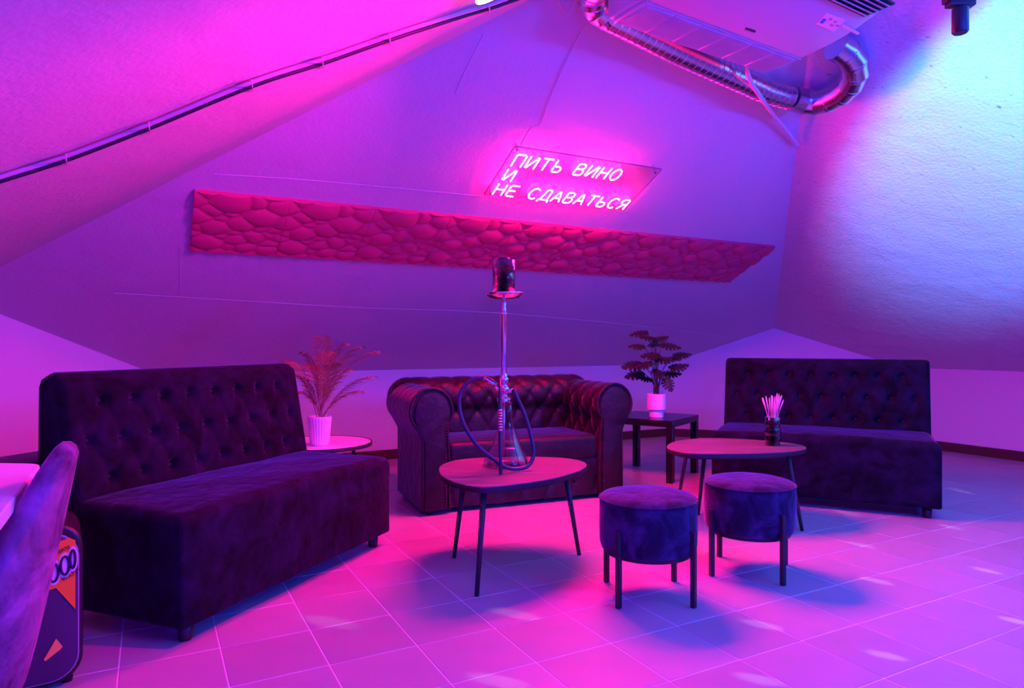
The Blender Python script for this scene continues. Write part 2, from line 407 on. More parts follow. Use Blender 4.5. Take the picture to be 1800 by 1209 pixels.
for u, s in ((BU0+.03, BS0+.03), (BU1-.03, BS0+.03), (BU1-.03, BS1-.03), (BU0+.03, BS1-.03)):
    mm = MB(); mm.tube([sp(u, s, 0), sp(u, s, BOFF+.012)], .007, 10); mm.build('standoff', M['chrome'], sign)
def arc(cx, cy, rx, ry, a0, a1, n=14):
    return [(cx+rx*math.cos(math.radians(a0+(a1-a0)*k/n)), cy+ry*math.sin(math.radians(a0+(a1-a0)*k/n))) for k in range(n+1)]
GL = {
 'П': [[(0, 0), (0, .92), (.06, 1), (.56, 1), (.62, .92), (.62, 0)]],
 'И': [[(0, 1), (0, .06), (.08, .04), (.52, .96), (.6, .94), (.6, 0)]],
 'Т': [[(-.02, 1), (.62, 1)], [(.3, 1), (.3, 0)]],
 'Ь': [[(.04, 1), (.04, .08), (.1, 0), (.36, 0)]+arc(.36, .24, .22, .24, -90, 90)+[(.06, .48)]],
 'В': [[(.36, .54)]+arc(.34, .77, .2, .23, -90, 90)+[(.1, 1), (.02, .92), (.02, .08), (.1, 0), (.36, 0)]+arc(.38, .27, .22, .27, -90, 90)+[(.06, .54)]],
 'Н': [[(0, 1), (0, 0)], [(.58, 1), (.58, 0)], [(0, .52), (.58, .52)]],
 'О': [arc(.31, .5, .31, .5, 0, 352, 26)],
 'Е': [[(.56, 1), (.08, 1), (0, .92), (0, .08), (.08, 0), (.56, 0)], [(.02, .52), (.46, .52)]],
 'С': [arc(.33, .5, .33, .5, 50, 310, 22)],
 'Д': [[(-.06, -.16), (-.04, .04), (.68, .04), (.68, -.16)], [(.08, .04), (.2, .92), (.28, 1), (.5, 1), (.56, .92), (.58, .04)]],
 'А': [[(0, 0), (.27, .96), (.35, .96), (.62, 0)], [(.13, .34), (.5, .34)]],
 'Я': [[(.56, 0), (.56, .92), (.5, 1), (.26, 1)]+arc(.26, .74, .22, .26, 90, 270)+[(.54, .48)], [(.3, .46), (.02, 0)]],
}
CAP = .094
def text(line, u, s, adv):
    x = u
    for ch in line:
        if ch == ' ': x += adv*.75; continue
        mm = MB()
        for st in GL[ch]:
            pts = [sp(x+a*CAP, s+b*CAP, BOFF+.018) for a, b in st]
            mm.tube(pts, .0052, 8)
        lo = mm.build('letter', M['neonback'], sign, smooth=True); lo.data.materials.append(M['neon'])
        for pf in lo.data.polygons:                            # LED neon: the strip shines out of its front
            if pf.normal.dot(N1) > .55: pf.material_index = 1
        x += adv
text('ПИТЬ ВИНО', 1.735, -3.668, .0835); text('И', 1.735, -3.79, .08); text('НЕ СДАВАТЬСЯ', 1.735, -3.918, .0815)
wp = [slope(1, 1030, 44, .02), slope(1, 1012, 75, .012), slope(1, 985, 130, .01), slope(1, 967, 172, .01), slope(1, 950, 217, .012), slope(1, 932, 226, .02), on1(BU0+.03, BS1+.008, BOFF)]
mm = MB(); mm.tube(crom(wp, 6), .0035, 6)
tag(mm.build('sign_wire', M['strap']), 'thin wire climbing from the neon sign to the metal duct', 'wire')

# ================================================================== pink relief panel
panel = empty('relief_panel', on1(2.3, -4.49), label='long pink relief panel of rounded pebble shapes below neon sign', cat='wall panel')
def pebbles(seed, n):
    rnd = random.Random(seed); pts = []
    for _ in range(4000):
        r = rnd.choice((.042, .055, .07, .085))
        a, b = rnd.uniform(0, .46667), rnd.uniform(-.28, .28)
        if all(min(abs(a-c), .46667-abs(a-c))**2+(b-d)**2 > (.74*(r+e))**2 for c, d, e in pts): pts.append((a, b, r))
        if len(pts) > n: break
    return pts
PEB = pebbles(3, 60); PW = 4.2/9
for k in range(9):
    nx, ns = 64, 72; vs = []; fs = []
    for j in range(ns+1):
        for i in range(nx+1):
            a, b = PW*i/nx, -.27+.54*j/ns
            best = sec = -1
            for c, d, r in PEB:
                da = abs(a-c); da = min(da, PW-da)
                e = r*r*1.15-((da/1.25)**2+(b-d)**2)
                if e > best: best, sec = e, best
                elif e > sec: sec = e
            hgt = .010+2.0*max(best, -.002)+.009*(1-math.exp(-(best-sec)/.0018))
            if i in (0, nx): hgt -= .0015
            vs.append(on1(.2+k*PW+a+(.0006 if i == 0 else -.0006 if i == nx else 0), -4.485+b, .004+hgt)-panel.location)
    for j in range(ns):
        for i in range(nx):
            q = j*(nx+1)+i; fs.append((q, q+1, q+nx+2, q+nx+1))
    ring = [i for i in range(nx+1)]+[j*(nx+1)+nx for j in range(1, ns+1)]+[ns*(nx+1)+i for i in range(nx-1, -1, -1)]+[j*(nx+1) for j in range(ns-1, 0, -1)]
    b0 = len(vs)
    for i in ring:
        p = vs[i]; q = p+panel.location
        u, v = uv(q); d = (q-W(u, v, K1-S1*v)).dot(N1)
        vs.append(p-N1*d)
    for i in range(len(ring)):
        j = (i+1) % len(ring); fs.append((ring[i], ring[j], b0+j, b0+i))
    mb = MB(); mb.add(vs, fs); mb.build('panel_tile', M['pink'], panel, auto=.9)

# ================================================================== tufted bench sofas
def tuft(x, z, dx, dz, zc, rows=.5, amp=.018, pit=.02):
    s, t = x/dx, (z-zc)/(2*dz)
    a, b = s+t, s-t
    core = (abs(math.sin(pi*a))*abs(math.sin(pi*b)))**.32
    f = max(0, min(1, (abs(t)-rows)/.22))
    h = amp*((1-f)*core+f*1.0)
    return h
LS = 1.30
def bench_sofa():
    root = empty('bench_sofa', (0, 0, 0))
    # seat block
    nx, ny = 44, 22
    def seat_pt(a, b):   # superellipse-rounded block via box bevel
        return a, b
    mb = MB().box((-LS/2, 0, .063), (LS/2, .56, .452))
    me = bpy.data.meshes.new('seat'); me.from_pydata([tuple(v) for v in mb.v], [], mb.f)
    bm = bmesh.new(); bm.from_mesh(me)
    top = [e for e in bm.edges if all(v.co.z > .4 for v in e.verts)]
    oth = [e for e in bm.edges if e not in top]
    bmesh.ops.bevel(bm, geom=top, offset=.045, segments=5, affect='EDGES', profile=.5)
    es = [e for e in bm.edges if e.calc_face_angle(0) > 1.2]
    bmesh.ops.bevel(bm, geom=es, offset=.012, segments=2, affect='EDGES', profile=.5)
    bmesh.ops.subdivide_edges(bm, edges=[e for e in bm.edges if e.calc_length() > .2], cuts=14, use_grid_fill=True)
    rnd = random.Random(5)
    for v in bm.verts:
        x, y, z = v.co
        if z > .3:
            k = (z-.3)/.15
            v.co.z += k*(.014*max(0, 1-(x/.66)**2)*max(0, 1-((y-.28)/.3)**2)+.004*math.sin(x*9+y*5)*math.sin(y*13+x*4))
        if y < .02 and z < .42: v.co.y += .004*math.sin(x*14)*math.sin(z*11)
    bmesh.ops.recalc_face_normals(bm, faces=bm.faces)
    bm.to_mesh(me); bm.free(); link('seat', me, M['black'], root, True)
    # backrest: closed shell, tufted front
    nx, nz = 120, 56; vs = []; fs = []; dx, dz = .14, .147; z0, z1, zc = .40, .905, .658
    def yf(z): return .520+.09*(z-.45)/.47
    for j in range(nz+1):
        for i in range(nx+1):
            x = -LS/2+LS*i/nx; z = z0+(z1-z0)*j/nz
            ex = min(1, (LS/2-abs(x))/.035); ez = min(1, (z1-z)/.035)
            rd = .03*(1-math.sqrt(max(0, 1-(1-ex)**2)))+.03*(1-math.sqrt(max(0, 1-(1-ez)**2)))
            fade = max(0, min(1, (LS/2-abs(x)-.02)/.06))
            h = tuft(x, z, dx, dz, zc, amp=.020)*fade+.020*(1-fade)
            pit = 0
            for r in (-1, 0, 1):
                zz = zc+r*dz; off = 0 if r == 0 else .5
                k = round(x/dx-off); k = max(-4 if r == 0 else -4, min(4 if r == 0 else 3, k))
                bx = (k+off)*dx
                pit += .026*math.exp(-((x-bx)**2+(z-zz)**2)/.022**2)
            vs.append((x, yf(z)+rd-h+pit*fade+.008, z))
    for j in range(nz):
        for i in range(nx):
            q = j*(nx+1)+i; fs.append((q, q+1, q+nx+2, q+nx+1))
    n0 = len(vs)
    # rounded top, flat back and sides
    prof = [(yf(z1)+.03, z1+.012), (.665, z1+.016), (.70, z1), (.715, z1-.03), (.72, .45), (.72, .063), (.53, .063), (.53, .40)]
    for (y, z) in prof:
        for i in range(nx+1):
            x = -LS/2+LS*i/nx; e = .012*(1-min(1, (LS/2-abs(x))/.03))**2
            vs.append((x, y, z-(e if z > .85 else 0)))
    rowsidx = [[nz*(nx+1)+i for i in range(nx+1)]]+[[n0+k*(nx+1)+i for i in range(nx+1)] for k in range(len(prof))]+[[i for i in range(nx+1)]]
    for a, b in zip(rowsidx[:-1], rowsidx[1:]):
        for i in range(nx): fs.append((a[i], a[i+1], b[i+1], b[i]))
    for i in (0, nx):
        lp = [j*(nx+1)+i for j in range(nz+1)]+[n0+k*(nx+1)+i for k in range(len(prof))]
        fs.append(tuple(lp))
    MB().add(vs, fs).build('backrest', M['black'], root, auto=1.0)
    bt = None
    for r in (-1, 0, 1):
        off = 0 if r == 0 else .5
        for k in range(-4, 5 if r == 0 else 4):
            x, z = (k+off)*dx, zc+r*dz
            if bt is None:
                bt = MB().lathe([(0, .006), (.007, .005), (.011, .001), (.011, -.004)], 12).build('button', M['button'], root, smooth=True); b = bt
            else: b = again(bt, root)
            b.location = (x, yf(z)+.026, z); b.rotation_euler = (pi/2, 0, 0)
    lg = None
    for x in (-LS/2+.07, LS/2-.07):
        for y in (.06, .64):
            if lg is None: lg = MB().lathe([(.02, 0), (.024, .01), (.026, .066)], 16).build('leg', M['dark'], root, smooth=True); b = lg
            else: b = again(lg, root)
            b.location = (x, y, 0)
    return root
def copy_tree(o, parent=None):
    c = o.copy(); COL.objects.link(c); c.parent = parent
    for ch in list(o.children): copy_tree(ch, c)
    return c
sofaL = bench_sofa()
tag(sofaL, 'black velvet bench sofa with button-tufted back, left beside the speaker', 'sofa', 'tufted bench sofas')
sofaR = copy_tree(sofaL)
sofaR['label'] = 'dark velvet bench sofa with button-tufted back, right, behind the vase table'
def place(o, fl, fr):               # front edge running from fl to fr (left to right as seen from the front)
    d = (fr-fl); ang = math.atan2(d.y, d.x); m = (fl+fr)/2
    o.location = (m.x, m.y, 0); o.rotation_euler = (0, 0, ang)
a, b = P(323, 1109, .063), P(685, 935, .063); place(sofaL, a, b)
c = Vector((1.905, 4.20, 0)); d = Vector((.899, -.438, 0)); place(sofaR, c-d*.65, c+d*.65)

# ================================================================== chesterfield
cw, cdp, zt = 1.38, .69, .765
a, b = P(743, 903, .02), P(1095, 868, .02)
ch = empty('chesterfield_sofa', (0, 0, 0), label='rolled-arm black velvet sofa with deep diamond tufting and studded arms', cat='sofa')
place(ch, a, b)
def arm_profile(zt, n=22):
    zc = zt-.135
    pts = [(0, .03), (0, .25), (0, zc-.17)]
    for k in range(n+1):
        q = math.radians(222-(222+42)*k/n); pts.append((.057+.135*math.cos(q), zc+.135*math.sin(q)))
    pts += [(.162, zc-.16), (.168, .35), (.17, .25), (.17, .03)]
    return pts
def resample(pts, n):
    L = [0]
    for p, q in zip(pts[:-1], pts[1:]): L.append(L[-1]+math.hypot(q[0]-p[0], q[1]-p[1]))
    out = []; i = 0
    for k in range(n+1):
        s = L[-1]*k/n
        while i < len(pts)-2 and L[i+1] < s: i += 1
        t = (s-L[i])/max(1e-9, L[i+1]-L[i])
        out.append((pts[i][0]+(pts[i+1][0]-pts[i][0])*t, pts[i][1]+(pts[i+1][1]-pts[i][1])*t, s))
    return out, L[-1]
def sweep(length, nl, zt, place_fn, dx, mb, tuft_from, z_low=.40):
    pr, tot = resample(arm_profile(zt), 90); m = len(pr); vs = []; fs = []
    # arc position of crown, so tufting covers crown and inner face
    crown = max(range(m), key=lambda i: pr[i][1]); sc = pr[crown][2]
    for i in range(nl+1):
        x = length*i/nl
        for j in range(m):
            p, q = pr[max(j-1, 0)], pr[min(j+1, m-1)]
            tx, tz = q[0]-p[0], q[1]-p[1]; l = math.hypot(tx, tz) or 1
            nx_, nz_ = -tz/l, tx/l
            s = pr[j][2]; h = 0
            s0 = sc+tuft_from; srow = .115
            if s > sc-.10:
                t = (s-s0)/(2*srow); xx = (x-length/2)/dx
                if t < 0:                                     # pleats over the roll
                    al = abs(math.sin(pi*xx)); k = min(1, (s-(sc-.10))/.08)
                    h = k*(.011*(al**.35)-.011)
                else:
                    aa, bb = xx+t, xx-t
                    core = (abs(math.sin(pi*aa))*abs(math.sin(pi*bb)))**.3
                    h = .020*core-.014
                    near = min(((xx-round(xx-o)-o)*dx)**2+((t-tt)*2*srow)**2 for tt, o in ((0, 0), (.5, .5), (1, 0)))
                    h -= .014*math.exp(-near/.016**2)
                if pr[j][1] < z_low: h = 0
            vs.append(place_fn(x, pr[j][0]+nx_*h*-1 if False else pr[j][0]+(-nx_)*0+nx_*h, pr[j][1]+nz_*h))
    for i in range(nl):
        for j in range(m-1): fs.append((i*m+j, (i+1)*m+j, (i+1)*m+j+1, i*m+j+1))
    fs.append(tuple(range(m))); fs.append(tuple(nl*m+j for j in range(m)))
    for i in range(nl): fs.append((i*m, i*m+m-1, (i+1)*m+m-1, (i+1)*m))
    mb.add(vs, fs); return mb
ZB = .80
mb = MB(); sweep(cw-.12, 150, ZB, lambda x, t, z: (-(cw-.12)/2+x, cdp-t, z), .155, mb, .10)
for sx in (-1, 1):
    mb.lathe([(0.0, ZB-.27)]+[(.134*math.sin(q), ZB-.135-.134*math.cos(q)) for q in [pi*k/12 for k in range(1, 12)]]+[(0, ZB-.001)], 24, (sx*(cw/2-.06), cdp-.06, 0))
mb.build('backrest', M['chest'], ch, auto=1.3)
for sx in (-1, 1):
    mb = MB(); sweep(cdp-.06, 80, zt, (lambda x, t, z: (-cw/2+t, .015+x, z)) if sx < 0 else (lambda x, t, z: (cw/2-t, .015+x, z)), .15, mb, .10)
    arm = mb.build('arm', M['chest'], ch, auto=1.3)
    pr = arm_profile(zt-.028); pr = [(.026+(x-.0)*.70 if False else x*.80+.017, z) for x, z in pr]
    fr = lambda x, z, y: ((-cw/2+x) if sx < 0 else (cw/2-x), y, z)
    MB().prism([fr(x, z, .014) for x, z in pr], (0, 0, 0), (0, -.012, 0)).build('arm_front', M['chest'], arm, bevel=.004, seg=2)
    pp = arm_profile(zt-.006); pp = [(x*.97+.003, z) for x, z in pp]
    mm = MB(); mm.tube(crom([fr(x, z, .012) for x, z in pp], 2), .008, 8); mm.build('piping', M['chest'], arm, smooth=True)
    mm = MB()
    z = .05
    while z < zt-.25:
        mm.lathe([(0, .004), (.004, .003), (.006, 0)], 8); n_ = 17
        for v in mm.v[-24:]:
            x_, y_, z_ = v; v.x, v.y, v.z = fr(.146, z+y_, .002-z_)[0]+x_, .002-z_, z+y_
        z += .017
    mm.build('stud_trim', M['metal'], arm, smooth=True)
# base rail with a row of buttons
nx, nz = 110, 24; vs = []; fs = []; wi = cw-.34
for j in range(nz+1):
    for i in range(nx+1):
        x = -wi/2+wi*i/nx; z = .03+.235*j/nz
        h = tuft(x, z, .175, .18, .13, rows=.30, amp=.012)
        near = (x-round(x/.175)*.175)**2+(z-.13)**2
        vs.append((x, .045-h+.016*math.exp(-near/.02**2), z))
for j in range(nz):
    for i in range(nx):
        q = j*(nx+1)+i; fs.append((q, q+1, q+nx+2, q+nx+1))
b0 = len(vs); vs += [(-wi/2, .5, .03), (wi/2, .5, .03), (wi/2, .5, .265), (-wi/2, .5, .265)]
fs += [tuple(list(range(nx+1))+[b0+1, b0]), tuple([nz*(nx+1)+i for i in range(nx+1)]+[b0+2, b0+3])]
rail = MB().add(vs, fs).build('base', M['chest'], ch, auto=1.0)
bt2 = None
for k in range(-2, 3):
    if bt2 is None: bt2 = MB().lathe([(0, .007), (.008, .006), (.013, .001), (.013, -.004)], 12).build('button', M['button'], rail, smooth=True); q = bt2
    else: q = again(bt2, rail)
    q.location = (k*.175, .048, .13); q.rotation_euler = (pi/2, 0, 0)
mb = MB().box((-wi/2+.004, .03, .262), (wi/2-.004, .53, .425))
cush = mb.build('seat_cushion', M['chest'], ch, bevel=.035, seg=5)
for x in (-cw/2+.06, cw/2-.06):
    for y in (.06, cdp-.06):
        MB().lathe([(.022, 0), (.028, .032)], 14, (x, y, 0)).build('foot', M['dark'], ch, smooth=True)

# ================================================================== rounded coffee tables
ZT = .434
def pick_table(name, outline_px, legs, label, top_mat):
    poly = [P(x, y, ZT) for x, y in outline_px]
    c = sum(poly, Vector())/len(poly)
    root = empty(name, (c.x, c.y, 0), label=label, cat='coffee table', group='rounded coffee tables')
    sm = crom(poly, 5, True)
    loc = [Vector((p.x-c.x, p.y-c.y, 0)) for p in sm]
    MB().prism(loc, (0, 0, ZT-.004), (0, 0, ZT)).build('table_top', top_mat, root)
    MB().prism(loc, (0, 0, ZT-.024), (0, 0, ZT-.004)).build('edge_band', M['edge'], root)
    MB().prism([p*.93 for p in loc], (0, 0, ZT-.034), (0, 0, ZT-.024)).build('underframe', M['metal'], root)
    for bx, by in legs:
        p = Vector((bx, by, 0)); p = p if abs(bx) < 50 else P(bx, by, 0)
        q = Vector((c.x+(p.x-c.x)*.80, c.y+(p.y-c.y)*.80, ZT-.03))
        mm = MB(); mm.tube([p-root.location, q-root.location], [.0095, .0135], 12); mm.build('leg', M['metal'], root, smooth=True)
    return root
T1 = [(772, 827), (777, 817), (802, 808.5), (852, 804), (928, 802.5), (988, 804.5), (1020, 809.5), (1031, 817), (1018, 827), (976, 839.5), (926, 848), (864, 855), (834, 854.5), (802, 848), (780, 838)]
tab1 = pick_table('coffee_table', T1, [(838, 1048), (798, 980), (1018, 975)], 'rounded triangular coffee table carrying the tall hookah', M['wood'])
T2 = [(1172, 785), (1186, 776), (1222, 770.7), (1258, 769.6), (1312, 771.8), (1366, 776), (1402, 780.5), (1417, 786), (1408, 791), (1366, 795), (1294, 797), (1222, 797), (1186, 792.4)]
tab2 = pick_table('coffee_table', T2, [(1410, 933), (1227, 905), (1191, 886)], 'rounded coffee table carrying a dark glass vase of dried stems', M['wood'])
# round side table with the palm
c3 = Vector((-1.15, 4.06, 0)); rt = empty('side_table', c3, label='small round white-topped side table behind left sofa, holding the palm', cat='side table')
MB().lathe([(.298, ZT-.012), (.298, ZT)], 48).build('table_top', M['whitetop'], rt)
MB().lathe([(.298, ZT-.018), (.306, ZT-.018), (.306, ZT+.002), (.2985, ZT+.002), (.2985, ZT-.014)], 48).build('rim', M['edge'], rt)
for k in range(3):
    q = k*2*pi/3+.4; mm = MB(); mm.tube([(.25*math.cos(q), .25*math.sin(q), 0), (.19*math.cos(q), .19*math.sin(q), ZT-.015)], .011, 10); mm.build('leg', M['metal'], rt, smooth=True)

# ================================================================== square black side table
zt_ = .46; Fc = P(1182, 740, zt_); Rc = P(1230.4, 728, zt_); e1 = (Rc-Fc); e1.z = 0; ln = e1.length; e1.normalize(); e2 = Vector((-e1.y, e1.x, 0))
side = .55; ctr = Fc+e1*side/2+e2*side/2
st = empty('side_table', (ctr.x, ctr.y, 0), math.atan2(e1.y, e1.x), label='square black lacquered side table beside the rolled-arm sofa', cat='side table')
rbox('table_top', (side, side, .05), M['lack'], st, (0, 0, zt_-.025), .003, 1)
for sx in (-1, 1):
    for sy in (-1, 1): rbox('leg', (.05, .05, zt_-.05), M['lack'], st, (sx*(side/2-.026), sy*(side/2-.026), (zt_-.05)/2), .002, 1)

# ================================================================== stools
def stool(legs_px, label):
    pts = [P(x, y) for x, y in legs_px]; c = sum(pts, Vector())/4
    ang = math.atan2((pts[1]-pts[0]).y, (pts[1]-pts[0]).x)
    o = empty('stool', (c.x, c.y, 0), ang, label=label, cat='stool', group='round velvet stools')
    R = .197
    prof = [(0, .188), (R-.03, .188), (R-.008, .196), (R, .22), (R+.002, .30), (R, .385), (R-.004, .393), (R-.002, .399), (R-.012, .408), (R-.05, .418), (R-.11, .423), (0, .425)]
    MB().lathe(prof, 56).build('seat', M['stool'], o, auto=.9)
    mm = MB(); mm.tube([(R*math.cos(2*pi*k/56), R*math.sin(2*pi*k/56), .396) for k in range(56)], .0035, 6, closed=True); mm.build('piping', M['stool'], o, smooth=True)
    MB().lathe([(0, .178), (R-.02, .178), (R-.02, .19), (0, .19)], 48).build('base', M['dark'], o, auto=.9)
    lg = None
    for k in range(4):
        q = math.radians(45+90*k); p = Vector(((R+.010)*math.cos(q), (R+.010)*math.sin(q), 0))
        if lg is None: lg = MB().box((-.010, -.010, 0), (.010, .010, .298)).build('leg', M['metal'], o, bevel=.002, seg=1); l = lg
        else: l = again(lg, o)
        l.location = p; l.rotation_euler = (0, 0, q)
    return o
stool([(1085, 1067), (1210, 1066), (1188, 1022), (1073, 1025)], 'round velvet stool nearest the camera, pink-lit top')
stool([(1248.6, 1010.7), (1368.8, 1026.6), (1382, 994), (1271.8, 979.7)], 'round velvet stool in front of the vase table, blue-lit top')

# ================================================================== hookah
hb = P(890, 818, ZT); hb.z += .001
hk = empty('hookah', hb, label='tall chrome hookah with clear flask and coiled blue hose on coffee table', cat='hookah')
Yh = hb.y; zz = lambda py: H-(py-CY)/F*Yh-ZT
fl = [(.108, .0), (.112, .006), (.110, .016), (.098, .045), (.078, .085), (.058, .13), (.043, .175), (.034, .215), (.029, .26), (.027, zz(706))]
MB().lathe(fl, 40).build('flask', M['flask'], hk, smooth=True)
MB().lathe([(r*.93, z+.006) for r, z in fl[:5]]+[(0, .09)], 32).build('water', clear('hookah_water', (.85, .75, .85), .2), hk, smooth=True)
x0 = -.012
zs = zz(706); ztop = zz(527)
pr = [(.030, zs-.004), (.033, zs), (.033, zs+.018), (.020, zs+.022), (.017, zs+.04), (.028, zs+.05), (.030, zs+.065), (.022, zs+.075), (.015, zs+.085), (.024, zs+.095), (.024, zs+.115), (.018, zs+.12), (.0155, zs+.14),
      (.0155, ztop-.075), (.019, ztop-.073), (.019, ztop-.063), (.010, ztop-.058), (.014, ztop-.045), (.009, ztop-.035), (.013, ztop-.02), (.008, ztop-.01), (.008, ztop+.01)]
stem = MB().lathe(pr, 24, (x0, 0, 0)).build('stem', M['chrome'], hk, smooth=True)
MB().lathe([(.006, .05), (.006, zs)], 12, (x0, 0, 0)).build('down_tube', M['chrome'], hk, smooth=True)
for sx, py in ((1, 688), (-1, 684)):
    mm = MB(); z = zz(py); mm.tube([(x0, -.0, z-.012), (x0+sx*.03, -.01, z), (x0+sx*.045, -.012, z+.008)], .008, 10); mm.build('hose_port', M['chrome'], stem, smooth=True)
MB().lathe([(0, ztop), (.045, ztop), (.075, ztop+.008), (.090, ztop+.022), (.100, ztop+.030), (.098, ztop+.033), (.086, ztop+.026), (.07, ztop+.012), (0, ztop+.006)], 40, (x0, 0, 0)).build('ash_tray', M['chrome'], hk, smooth=True)
zb = ztop+.008
MB().lathe([(.010, zb), (.012, zb+.04), (.020, zb+.055), (.034, zb+.075), (.037, zb+.10), (.030, zb+.105), (0, zb+.10)], 24, (x0, 0, 0)).build('bowl', M['clay'], hk, smooth=True)
MB().lathe([(.030, zb+.104), (.040, zb+.108), (.040, zb+.13), (.034, zb+.15), (.022, zb+.155), (.022, zb+.175), (.03, zb+.18), (.028, zb+.195), (0, zb+.197)], 24, (x0, 0, 0)).build('heat_cap', M['clay'], hk, smooth=True)
zc_ = zz(458)
MB().lathe([(.054, ztop+.010), (.056, zc_), (.053, zc_), (.051, ztop+.012)], 36, (x0, 0, 0)).build('wind_cover', M['smoke'], hk, smooth=True)
def hp(px, py, dy): return D(px, py, Yh+dy)-hb
hs = [hp(902, 684, -.02), hp(908, 697, -.03), hp(922, 728, -.05), hp(934, 768, -.08), hp(938, 797, -.10), hp(930, 817, -.13), hp(912, 826, -.16), hp(890, 821, -.19), hp(862, 803, -.20), hp(835, 778, -.20), hp(814, 742, -.18), hp(807, 708, -.16), hp(813, 684, -.14), hp(828, 668, -.13), hp(850, 664, -.12), hp(864, 669, -.12), hp(873, 677, -.12)]
for p in hs: p.z = max(p.z, .013)
mm = MB(); mm.tube(crom(hs, 6), .0095, 12); hose = mm.build('hose', M['hose'], hk, smooth=True)
mm = MB(); mm.tube([hs[-3], hs[-1]], .0105, 12); mm.build('hose_tip', M['chrome'], hose, smooth=True)
bot = P(880, 836, ZT)-hb; bot.z = .004
topm = hp(879, 667, -.09)
mm = MB(); mm.tube([topm, topm.lerp(bot, .2), topm.lerp(bot, .22), topm.lerp(bot, .7), bot], [.007, .0085, .011, .009, .0075], 12); mm.build('mouthpiece', M['hose'], hk, smooth=True)
mm = MB()
for k in range(8):
    q = topm.lerp(bot, .34+.03*k); d_ = (bot-topm).normalized()*.004; mm.tube([q-d_, q+d_], .0125, 12)
mm.build('mouthpiece_rings', M['chrome'], hk, smooth=True)

# ================================================================== vase with dried stems
vb = P(1358, 782.5, ZT); va = empty('vase', vb, label='dark wavy glass vase filled with pale dried stems on coffee table', cat='vase')
MB().lathe([(0, .002), (.040, 0), (.042, .004), (.042, .048), (.039, .056), (.040, .062), (.047, .070), (.049, .080), (.047, .090), (.040, .099), (.038, .106), (.041, .113), (.043, .12), (.043, .165), (.040, .165), (.038, .12), (.035, .106), (.044, .08), (.036, .06), (.038, .05), (.037, .008), (0, .008)], 36).build('glass', M['vase'], va, smooth=True)
rnd = random.Random(11)
for k in range(26):
    q = rnd.uniform(0, 2*pi); r0 = rnd.uniform(0, .02); r1 = rnd.uniform(.01, .062); hh = rnd.uniform(.24, .315)
    mm = MB(); p0 = Vector((r0*math.cos(q), r0*math.sin(q), .02)); p2 = Vector((r1*math.cos(q), r1*math.sin(q), hh)); p1 = p0.lerp(p2, .6)*1.0; p1.x *= .75; p1.y *= .75
    mm.tube(crom([p0, p1, p2], 5), [.0012]*7+[.0026, .0040, .0040, .0012], 6); mm.build('dried_stem', M['dried'], va, smooth=True)

# ================================================================== palm in ribbed pot
pb = P(562, 782, ZT); pb.z += .001
pp_ = empty('potted_palm', pb, label='feathery reddish palm in a ribbed white pot behind left sofa', cat='potted plant')
vs = []; fs = []; n = 96; prof = [(.046, 0), (.052, .01), (.066, .155), (.066, .168), (.060, .168), (.058, .14)]
for r, z in prof:
    for k in range(n):
        rib = .0028*math.cos(2*pi*k/n*24) if .005 < z < .16 and r > .05 and (r, z) != prof[-1] else 0
        vs.append(((r+rib)*math.cos(2*pi*k/n), (r+rib)*math.sin(2*pi*k/n), z))
for i in range(len(prof)-1):
    for k in range(n): fs.append((i*n+k, i*n+(k+1) % n, (i+1)*n+(k+1) % n, (i+1)*n+k))
fs.append(tuple(range(n)))
MB().add(vs, fs).build('pot', M['white'], pp_, smooth=True)
MB().lathe([(0, .150), (.059, .150)], 24).build('soil', M['soil'], pp_)
Yp = pb.y
tips = [(506, 634, .05), (535, 622, -.05), (566, 596, .0), (604, 606, .08), (633, 610, -.06), (662, 618, .02), (656, 662, -.10), (632, 688, -.02), (528, 690, .0), (545, 640, .12), (585, 640, -.12), (520, 660, -.12), (612, 650, .14), (575, 620, .15)]
rnd = random.Random(4)
for (tx, ty, dy) in tips:
    p0 = Vector((rnd.uniform(-.015, .015), rnd.uniform(-.015, .015), .14)); p3 = D(tx, ty, Yp+dy)-pb
    hgt = p3.z-p0.z; p1 = p0+Vector(((p3.x)*.18, p3.y*.18, hgt*.45)); p2 = p0+Vector((p3.x*.55, p3.y*.55, hgt*.92+.02))
    path = [((1-t)**3)*p0+3*t*(1-t)**2*p1+3*t*t*(1-t)*p2+t**3*p3 for t in [k/24 for k in range(25)]]
    mm = MB(); mm.tube(path, [.003-.0022*k/24 for k in range(25)], 5)
    stemo = mm.build('frond', M['palmstem'], pp_, smooth=True)
    lf = MB()
    for k in range(6, 25):
        t = path[min(k+1, 24)]-path[k-1]; t.normalize()
        side_ = t.cross(Vector((0, 0, 1)));
        if side_.length < .1: side_ = Vector((1, 0, 0))
        side_.normalize(); f_ = (k-6)/18; ll = (.03+.068*math.sin(pi*min(1, f_*.85+.1)))
        for sd in (-1, 1):
            for sub in (0, .5):
                b_0 = path[k]+(path[min(k+1, 24)]-path[k])*sub
                dirn = (side_*sd*.75+t*.75+Vector((0, 0, -.12+rnd.uniform(-.15, .1)))).normalized()
                nrm = dirn.cross(t).normalized(); wd = nrm.cross(dirn)*.0025
                m1 = b_0+dirn*ll*.5+Vector((0, 0, .004)); e_ = b_0+dirn*ll+Vector((0, 0, -.012))
                lf.add([b_0-wd*.4, b_0+wd*.4, m1+wd, e_, m1-wd], [(0, 1, 2, 4), (4, 2, 3)])
    lf.build('leaflets', M['palm'], stemo, fix=False)

